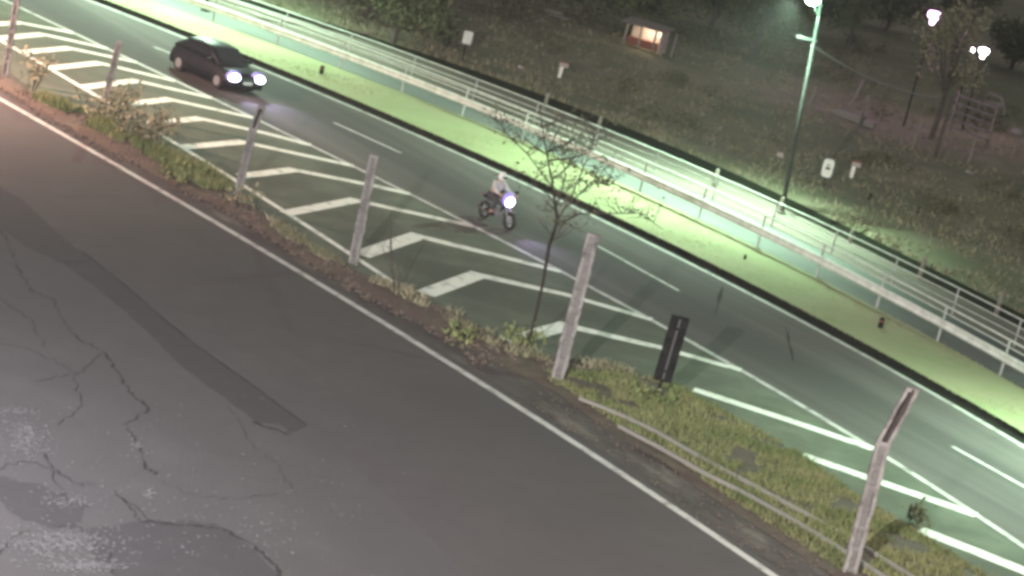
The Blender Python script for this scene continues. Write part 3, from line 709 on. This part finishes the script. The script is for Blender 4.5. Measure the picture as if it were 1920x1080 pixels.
def scrap(px, py, s, label, seed):
    R = random.Random(seed); b = U(px, py, .25); n = 7
    vs = [Vector((R.uniform(-1, 1) * s, R.uniform(-.4, .4) * s, R.uniform(-.3, 1) * s)) for _ in range(9)]
    bm = bmesh.new(); [bm.verts.new(v) for v in vs]; bmesh.ops.convex_hull(bm, input=bm.verts); me = bpy.data.meshes.new('scrap'); bm.to_mesh(me); bm.free()
    o = link('pale_scrap', me, M['rag']); o.location = b; tag(o, label, 'scrap', 'pale scraps on the hillside')
def tee(px, py, label, w=.42):
    b = U(px, py, .2); t = empty('small_sign', b, yaw_to_cam(b)); tag(t, label, 'sign', 'little markers on the hillside')
    MB().box((-.04, 0, .3), (.17, .06, .6)).build('post', M['signwhite'], t); MB().box((.04, -.01, .62), (w, .05, .2)).build('board', M['rag'], t)
    MB().box((.04, 0, .755), (w * 1.3, .08, .05)).build('top', M['redwood'], t)
tee(1050, 146, 'little white and reddish marker left of the slope')
tee(1597, 334, 'little pale marker right of the oval edged sign', .38)
scrap(1463, 293, .2, 'pale scrap beside the tall lamp pole', 1); scrap(976, 127, .16, 'pale scrap between the square sign and the reddish marker', 2)
scrap(1817, 328, .25, 'pale scrap under the striped gate', 3)
wood_post(U(1630, 372, .2), .2, 'dark stump in the grass right of the oval edged sign', group='stumps on the hillside', m='black'); wood_post(U(1722, 398, .2), .2, 'dark stump in the right hillside grass', group='stumps on the hillside', m='black')

# pale posts and low wall at the hill's edge
for (x, y, h, lab, ti) in ((1594, 195, 1.4, 'pale leaning post at the left end of the low stone wall', .25), (1613, 232, 1.5, 'pale post at the right end of the low stone wall', .05),
                           (1713, 268, 1.3, 'pale post on the hillside below the bare brown tree', .05), (1815, 305, 1.3, 'pale post under the striped gate', .03), (1518, 195, 1.0, 'short pale post right beside the lamp pole', .08),
                           (1258, 104, 1.2, 'white post in front of the lit hut', .04)):
    p = U(x, y, .3); o = wood_post(p, h, lab, (0, 0), 'pale posts on the dark hillside', 'stone', .07); o.rotation_euler = (0, ti, 0)
t = mesh('low_wall', *(lambda: (lambda mb: (mb.v, mb.f))(MB().box((0, 0, .1), (1.5, .4, .35)).box((1.3, -.4, .1), (.7, .4, .25)).box((-.7, .15, .05), (.8, .45, .2))))(), M['stone'])
t.location = U(1595, 222, .2); t.rotation_euler = (0, 0, -.6); tag(t, 'low pale stone wall among the posts on the dark hillside', 'wall')
# striped gate
b = U(1812, 262, .3); t = empty('striped_gate', b, -.75); tag(t, 'pale five bar gate leaning at the dark right hillside', 'gate')
for k in range(5): MB().box((0, 0, .35 + k * .42), (2.6, .05, .09)).build('bar', M['web'], t)
for sx in (-1.25, 1.25): MB().box((sx, .05, 1.1), (.1, .08, 2.3)).build('upright', M['wood'], t)
b = U(1852, 222, .3); t = empty('water_tank_frame', b, .2); t.name = 'pale_hoop'; tag(t, 'pale bent hoop standing behind the striped gate', 'hoop')
MB().tube([(-.7, 0, 0), (-.75, 0, .9), (-.3, 0, 1.4), (.4, 0, 1.3), (.8, 0, .7), (.9, 0, -.2)], .09, 8).build('tube', M['stone'], t, True)
MB().box((.05, 0, .85), (1.2, .12, .25)).build('crosspiece', M['stone'], t)
for (x, y, lab) in ((1900, 290, 'pale capped bollard near the right edge of the hillside'), (1922, 372, 'pale capped bollard cut by the right edge')):
    t = empty('bollard', U(x, y, .2)); tag(t, lab, 'bollard', 'pale bollards at the right edge')
    MB().tube([(0, 0, 0), (0, 0, 1.0)], .1, 8).build('shaft', M['wood'], t); MB().ball((-.12, 0, 1.15), (.38, .3, .22)).build('cap', M['stone'], t, True)

# overhead cable from the lamp pole to a bare pole in the dark
pb = U(1465, 400, .15); pa = in_plane(pb, (1522, 85))
eb = U(1752, 300, .2); pe = in_plane(eb, (1755, 192))
pp = empty('cable_pole', (eb.x, eb.y, .2)); tag(pp, 'dark thin pole holding the cable inside the bare brown tree', 'pole')
MB().tube([(0, 0, -.2), (0, 0, pe.z + .3)], [.09, .06], 8).build('shaft', M['bark'], pp); MB().box((0, 0, pe.z), (.5, .08, .08)).build('crossarm', M['bark'], pp)
P = [pa.lerp(pe + Vector((0, 0, .2)), k / 12) - Vector((0, 0, .35 * math.sin(math.pi * k / 12))) for k in range(13)]
tag(MB().tube(P, .045, 6).build('overhead_cable', M['cable']), 'pale sagging cable running right from the lamp pole', 'cable')
ca = MB().box(pa + Vector((-.25, 0, .2)), (.8, .1, .1)).build('insulator_bracket', M['steel']); tag(ca, 'small cross bracket high on the tall lamp pole', 'bracket')

# small lit hut
b = U(1206, 90, .3); t = empty('hut', b, yaw_to_cam(b) - .35); t.scale = (.6, .6, .6); tag(t, 'small warmly lit hut with open front among dark trees at the top', 'hut')
MB().box((0, .9, 1.0), (3.4, .12, 2.0)).build('wall', M['wall'], t); MB().box((1.7, 0, 1.0), (.12, 1.8, 2.0)).build('wall', M['wall'], t)
rf = MB().box((-.1, .0, 2.08), (4.2, 2.5, .1), Matrix.Rotation(.12, 3, 'X')).build('roof', M['tile'], t)
for x in (-1.6, -.2, 1.2): MB().box((x, -.95, 1.0), (.14, .14, 2.0)).build('column', M['stone'], t)
MB().box((0, -.3, .4), (3.0, .5, .75)).build('counter', M['redwood'], t)
MB().box((1.1, .82, 1.45), (.6, .06, .5)).build('lit_window', M['lamp_warm'], t)
ld = bpy.data.lights.new('hut_light', 'POINT'); ld.energy = 90; ld.color = (1, .76, .58); ld.shadow_soft_size = .1
lo = bpy.data.objects.new('hut_light', ld); COL.objects.link(lo); lo.parent = t; lo.location = (.3, -.1, 1.75)
MB().ball((.3, -.1, 1.85), .07).build('bulb', M['lamp_warm'], t)
# pale roof slabs at the very top
for (x, y, lab, r_) in ((1018, 30, 'pale broken slabs lying left of the lit hut at the top', .3), (1335, 8, 'pale slabs at the top edge right of the lit hut', .1)):
    mb = MB(); R = random.Random(x)
    for k in range(5): mb.box((R.uniform(-1.6, 1.6), R.uniform(-1, 1), .15 + .08 * k), (R.uniform(.6, 1.4), .5, .08), Matrix.Rotation(R.uniform(-.6, .6), 3, 'Z'))
    o = mb.build('slab_pile', M['stone']); o.location = U(x, y, .2); tag(o, lab, 'slabs')

# ---------------------------------------------------------------- car
def heading(v): return math.atan2(v.y, v.x)
def car(front, rear_dir):
    t = empty('parked_car', front); t.name = 'moving_car'; tag(t, 'dark car with both headlights on driving down the near lane', 'car')
    t.rotation_euler = (0, 0, heading(rear_dir) + math.pi)       # +X is forward, origin at the middle of the front bumper
    L_, Wd = 4.1, 1.7
    prof = [(0.02, .45, .62), (-.02, .62, .70), (-.35, .80, .74), (-1.0, .92, .78), (-1.15, .94, .8), (-3.6, .98, .8), (-3.95, .95, .76), (-4.1, .7, .72)]
    def loft(secs):
        vs, fs = [], []
        for (x, zt, zl, w_) in secs:
            h_ = zt - zl
            ring = [(-w_ / 2, zl), (-w_ / 2 - .02, zl + h_ * .45), (-w_ / 2 + .03, zl + h_ * .85), (-w_ / 2 + .16, zt), (0, zt + .025), (w_ / 2 - .16, zt), (w_ / 2 - .03, zl + h_ * .85), (w_ / 2 + .02, zl + h_ * .45), (w_ / 2, zl)]
            vs += [(x, y, z) for y, z in ring]
        k = 9
        for i in range(len(secs) - 1):
            for j in range(k): fs.append((i * k + j, (i + 1) * k + j, (i + 1) * k + (j + 1) % k, i * k + (j + 1) % k))
        fs.append(tuple(range(k))); fs.append(tuple(range((len(secs) - 1) * k, len(secs) * k))[::-1]); return vs, fs
    v, f = loft([(.03, .5, .28, 1.35), (0, .66, .22, 1.55), (-.3, .78, .2, 1.68), (-1.1, .92, .2, 1.7), (-3.3, .96, .2, 1.7), (-3.9, .92, .22, 1.64), (-4.08, .7, .28, 1.5)])
    mesh('body', v, f, M['carpaint'], t, True)
    v, f = loft([(-1.0, .93, .88, 1.5), (-1.75, 1.42, .88, 1.4), (-2.4, 1.47, .88, 1.36), (-3.2, 1.42, .88, 1.36), (-3.95, .98, .88, 1.45)])
    cb = mesh('cabin', v, f, M['carpaint'], t, True)
    mesh('windscreen', [(-1.12, -.62, .99), (-1.12, .62, .99), (-1.70, .56, 1.39), (-1.70, -.56, 1.39)], [(0, 1, 2, 3)], M['glass'], cb).location = (.03, 0, .03)
    for sy in (-1, 1):
        mesh('side_window', [(-1.4, sy * .735, 1.02), (-3.5, sy * .735, 1.02), (-3.15, sy * .70, 1.36), (-1.8, sy * .70, 1.36)], [(0, 1, 2, 3)], M['glass'], cb)
        hl = MB().ball((-.05, sy * .60, .62), (.15, .27, .16), 12, 8).build('headlight', M['headlight'], t, True)
        MB().ball((-.16, sy * .58, .66), (.14, .36, .22), 12, 8).build('bloom_shell', M['bloom'], hl, True)  # added glowing shell that imitates bloom, not a part of the car
        ld = bpy.data.lights.new('headlight_beam', 'SPOT'); ld.energy = 380; ld.color = (.62, .5, 1); ld.spot_size = math.radians(75); ld.spot_blend = .8; ld.shadow_soft_size = .08
        lo = bpy.data.objects.new('headlight_beam', ld); COL.objects.link(lo); lo.parent = t; lo.location = (.22, sy * .6, .62); aim(lo, (1, 0, -.09))
        MB().box((-1.3, sy * .93, 1.0), (.12, .2, .13)).build('mirror', M['carpaint'], t)
        for x in (-.75, -3.3):
            MB().tube([(x, sy * .66, .31), (x, sy * .86, .31)], .31, 18).build('wheel', M['tyre'], t)
            MB().tube([(x, sy * .85, .31), (x, sy * .875, .31)], .19, 12).build('rim', M['rim'], t)
    MB().box((.045, 0, .36), (.03, 1.0, .16)).build('grille', M['black'], t); MB().box((.07, 0, .46), (.02, .42, .12)).build('number_plate', M['plate'], t)
    return t
sC = sd(U(458, 180))[0]; tang = (cN.at(sC - 4) - cN.at(sC)).normalized()
car(U(458, 178, .01), tang)

# ---------------------------------------------------------------- motorcycle and rider
fr = U(951, 432, .01); rdr = (cN.at(sd(fr)[0] - 4) - cN.at(sd(fr)[0])).normalized()
t = empty('motorcycle', fr + rdr * 1.35, heading(rdr) + math.pi); tag(t, 'dark motorcycle with its bright headlight on, ridden in the near lane', 'motorcycle')
# +X forward, origin under the rear wheel
for x, n_ in ((0, 0), (1.35, 1)):
    vs, fs = [], []; n = 20; m_ = 8
    for i in range(n):
        a = 2 * math.pi * i / n
        for j in range(m_):
            b = 2 * math.pi * j / m_; rr = .25 + .06 * math.cos(b); vs.append((x + rr * math.cos(a), .055 * math.sin(b), .31 + rr * math.sin(a)))
    for i in range(n):
        for j in range(m_): fs.append((i * m_ + j, ((i + 1) % n) * m_ + j, ((i + 1) % n) * m_ + (j + 1) % m_, i * m_ + (j + 1) % m_))
    w = mesh('wheel', vs, fs, M['tyre'], t, True); rm = MB()
    for k in range(6):
        a = k * math.pi / 3; rm.tube([(x, 0, .31), (x + .21 * math.cos(a), 0, .31 + .21 * math.sin(a))], .012, 4)
    rm.tube([(x, -.06, .31), (x, .06, .31)], .05, 10); rm.build('rim', M['rim'], w)
MB().tube([(1.33, -.09, .32), (1.05, -.09, .98)], .025, 6).tube([(1.33, .09, .32), (1.05, .09, .98)], .025, 6).build('fork', M['rim'], t)
MB().tube([(1.02, -.36, 1.08), (1.04, -.15, 1.03), (1.04, .15, 1.03), (1.02, .36, 1.08)], .016, 6).build('handlebar', M['black'], t)
MB().tube([(1.05, 0, .9), (.75, 0, .45), (.45, 0, .42), (0, 0, .34)], .035, 6).tube([(1.03, 0, .85), (.5, 0, .7), (.1, 0, .78)], .03, 6).build('frame', M['black'], t)
MB().box((.62, 0, .45), (.38, .26, .32)).build('engine', M['rim'], t)
MB().ball((.78, 0, .84), (.28, .15, .14), 12, 8).build('fuel_tank', M['bikepaint'], t, True)
MB().box((.25, 0, .79), (.75, .24, .10), None, .85).build('seat', M['black'], t)
MB().box((-.2, 0, .82), (.3, .18, .1), None, .8).build('tail', M['bikepaint'], t)
MB().tube([(.6, -.17, .3), (.1, -.2, .33), (-.15, -.2, .42)], [.03, .045, .05], 8).build('exhaust', M['signdark'], t)
MB().box((1.34, 0, .65), (.42, .13, .03)).build('front_mudguard', M['bikepaint'], t)
hl = MB().ball((1.14, 0, .93), (.13, .18, .17), 12, 8).build('headlight', M['headlight'], t, True)
MB().ball((1.06, 0, .98), (.12, .27, .25), 12, 8).build('bloom_shell', M['bloom'], hl, True)  # added bloom shell, as on the car headlights
for sy in (-1, 1): MB().tube([(1.02, sy * .25, 1.06), (1.02, sy * .3, 1.2)], .01, 4).box((1.02, sy * .32, 1.24), (.03, .13, .08)).build('mirror', M['black'], t)
ld = bpy.data.lights.new('headlight_beam', 'SPOT'); ld.energy = 420; ld.color = (.62, .5, 1); ld.spot_size = math.radians(75); ld.spot_blend = .8; ld.shadow_soft_size = .06
lo = bpy.data.objects.new('headlight_beam', ld); COL.objects.link(lo); lo.parent = t; lo.location = (1.3, 0, .95); aim(lo, (1, 0, -.18))
BIKE = t
# rider: one continuous skinned body, in the bike's own frame
def skin_fig(name, verts, edges, radii, m, parent, root=0, sub=2):
    me = bpy.data.meshes.new(name); me.from_pydata(verts, edges, []); me.update(); o = link(name, me, m, parent)
    md = o.modifiers.new('skin', 'SKIN'); md.use_smooth_shade = True
    for i, r_ in enumerate(radii):
        sv = me.skin_vertices[0].data[i]; sv.radius = (r_, r_) if not isinstance(r_, tuple) else r_; sv.use_root = (i == root)
    s_ = o.modifiers.new('sub', 'SUBSURF'); s_.levels = s_.render_levels = sub
    return o
rider = empty('person', BIKE.location, BIKE.rotation_euler[2]); tag(rider, 'motorcycle rider in a white helmet and pale jacket, arms out to the handlebar', 'person')
V = [(.28, 0, .90), (.34, 0, 1.12), (.42, 0, 1.34), (.45, 0, 1.44), (.48, 0, 1.58), (.49, 0, 1.68)]; Ed = [(0, 1), (1, 2), (2, 3), (3, 4), (4, 5)]; Rr = [(.15, .17), (.13, .15), (.13, .18), .06, .085, .06]
for sy in (-1, 1):
    b = len(V); V += [(.42, sy * .19, 1.38), (.62, sy * .29, 1.17), (.92, sy * .33, 1.12), (1.0, sy * .34, 1.11)]; Rr += [.075, .055, .042, .035]; Ed += [(2, b), (b, b + 1), (b + 1, b + 2), (b + 2, b + 3)]
    for k in range(4):
        q = len(V); V += [(1.05, sy * (.30 + .025 * k), 1.12), (1.07, sy * (.30 + .025 * k), 1.085), (1.045, sy * (.30 + .025 * k), 1.06)]; Rr += [.012, .011, .009]; Ed += [(b + 3, q), (q, q + 1), (q + 1, q + 2)]
    q = len(V); V += [(1.02, sy * .285, 1.085), (1.045, sy * .27, 1.065)]; Rr += [.013, .010]; Ed += [(b + 3, q), (q, q + 1)]
    b = len(V); V += [(.32, sy * .12, .88), (.74, sy * .22, .80), (.55, sy * .22, .42), (.56, sy * .22, .36), (.70, sy * .23, .34)]; Rr += [.10, .075, .05, .045, .04]; Ed += [(0, b), (b, b + 1), (b + 1, b + 2), (b + 2, b + 3), (b + 3, b + 4)]
skin_fig('body', V, Ed, Rr, M['skin'], rider)
# clothes, a little fuller than the body
Vj = [(.30, 0, .95), (.34, 0, 1.12), (.42, 0, 1.34), (.45, 0, 1.43)]; Ej = [(0, 1), (1, 2), (2, 3)]; Rj = [(.17, .19), (.16, .18), (.16, .2), .075]
for sy in (-1, 1):
    b = len(Vj); Vj += [(.42, sy * .2, 1.38), (.62, sy * .30, 1.17), (.90, sy * .33, 1.12)]; Rj += [.09, .07, .055]; Ej += [(2, b), (b, b + 1), (b + 1, b + 2)]
skin_fig('jacket', Vj, Ej, Rj, M['jacket'], rider)
Vt = [(.27, 0, .92)]; Et = []; Rt = [(.16, .18)]
for sy in (-1, 1):
    b = len(Vt); Vt += [(.33, sy * .12, .88), (.74, sy * .22, .80), (.56, sy * .22, .46)]; Rt += [.115, .09, .065]; Et += [(0, b), (b, b + 1), (b + 1, b + 2)]
    MB().ball((.63, sy * .22, .35), (.15, .055, .05)).build('shoe', M['black'], rider, True)
skin_fig('trousers', Vt, Et, Rt, M['trousers'], rider)
hm = MB().ball((.49, 0, 1.63), (.155, .135, .15), 16, 12).build('helmet', M['helmet'], rider, True)
MB().ball((.565, 0, 1.62), (.095, .115, .06), 14, 8).build('visor', M['glass'], hm, True)

# thin night air
bpy.ops.mesh.primitive_cube_add(size=1, location=(0, 300, 19)); hz = bpy.context.object; hz.name = 'haze'; hz.scale = (1200, 1100, 41)
m = bpy.data.materials.new('night_haze'); m.use_nodes = True; nt = m.node_tree; nt.nodes.clear()
out = nt.nodes.new('ShaderNodeOutputMaterial'); pv = nt.nodes.new('ShaderNodeVolumePrincipled')
pv.inputs['Color'].default_value = (.9, .88, .88, 1); pv.inputs['Density'].default_value = .0005; pv.inputs['Anisotropy'].default_value = .3
nt.links.new(pv.outputs[0], out.inputs['Volume']); hz.data.materials.append(m); hz['kind'] = 'stuff'
SC.cycles.volume_bounces = 0
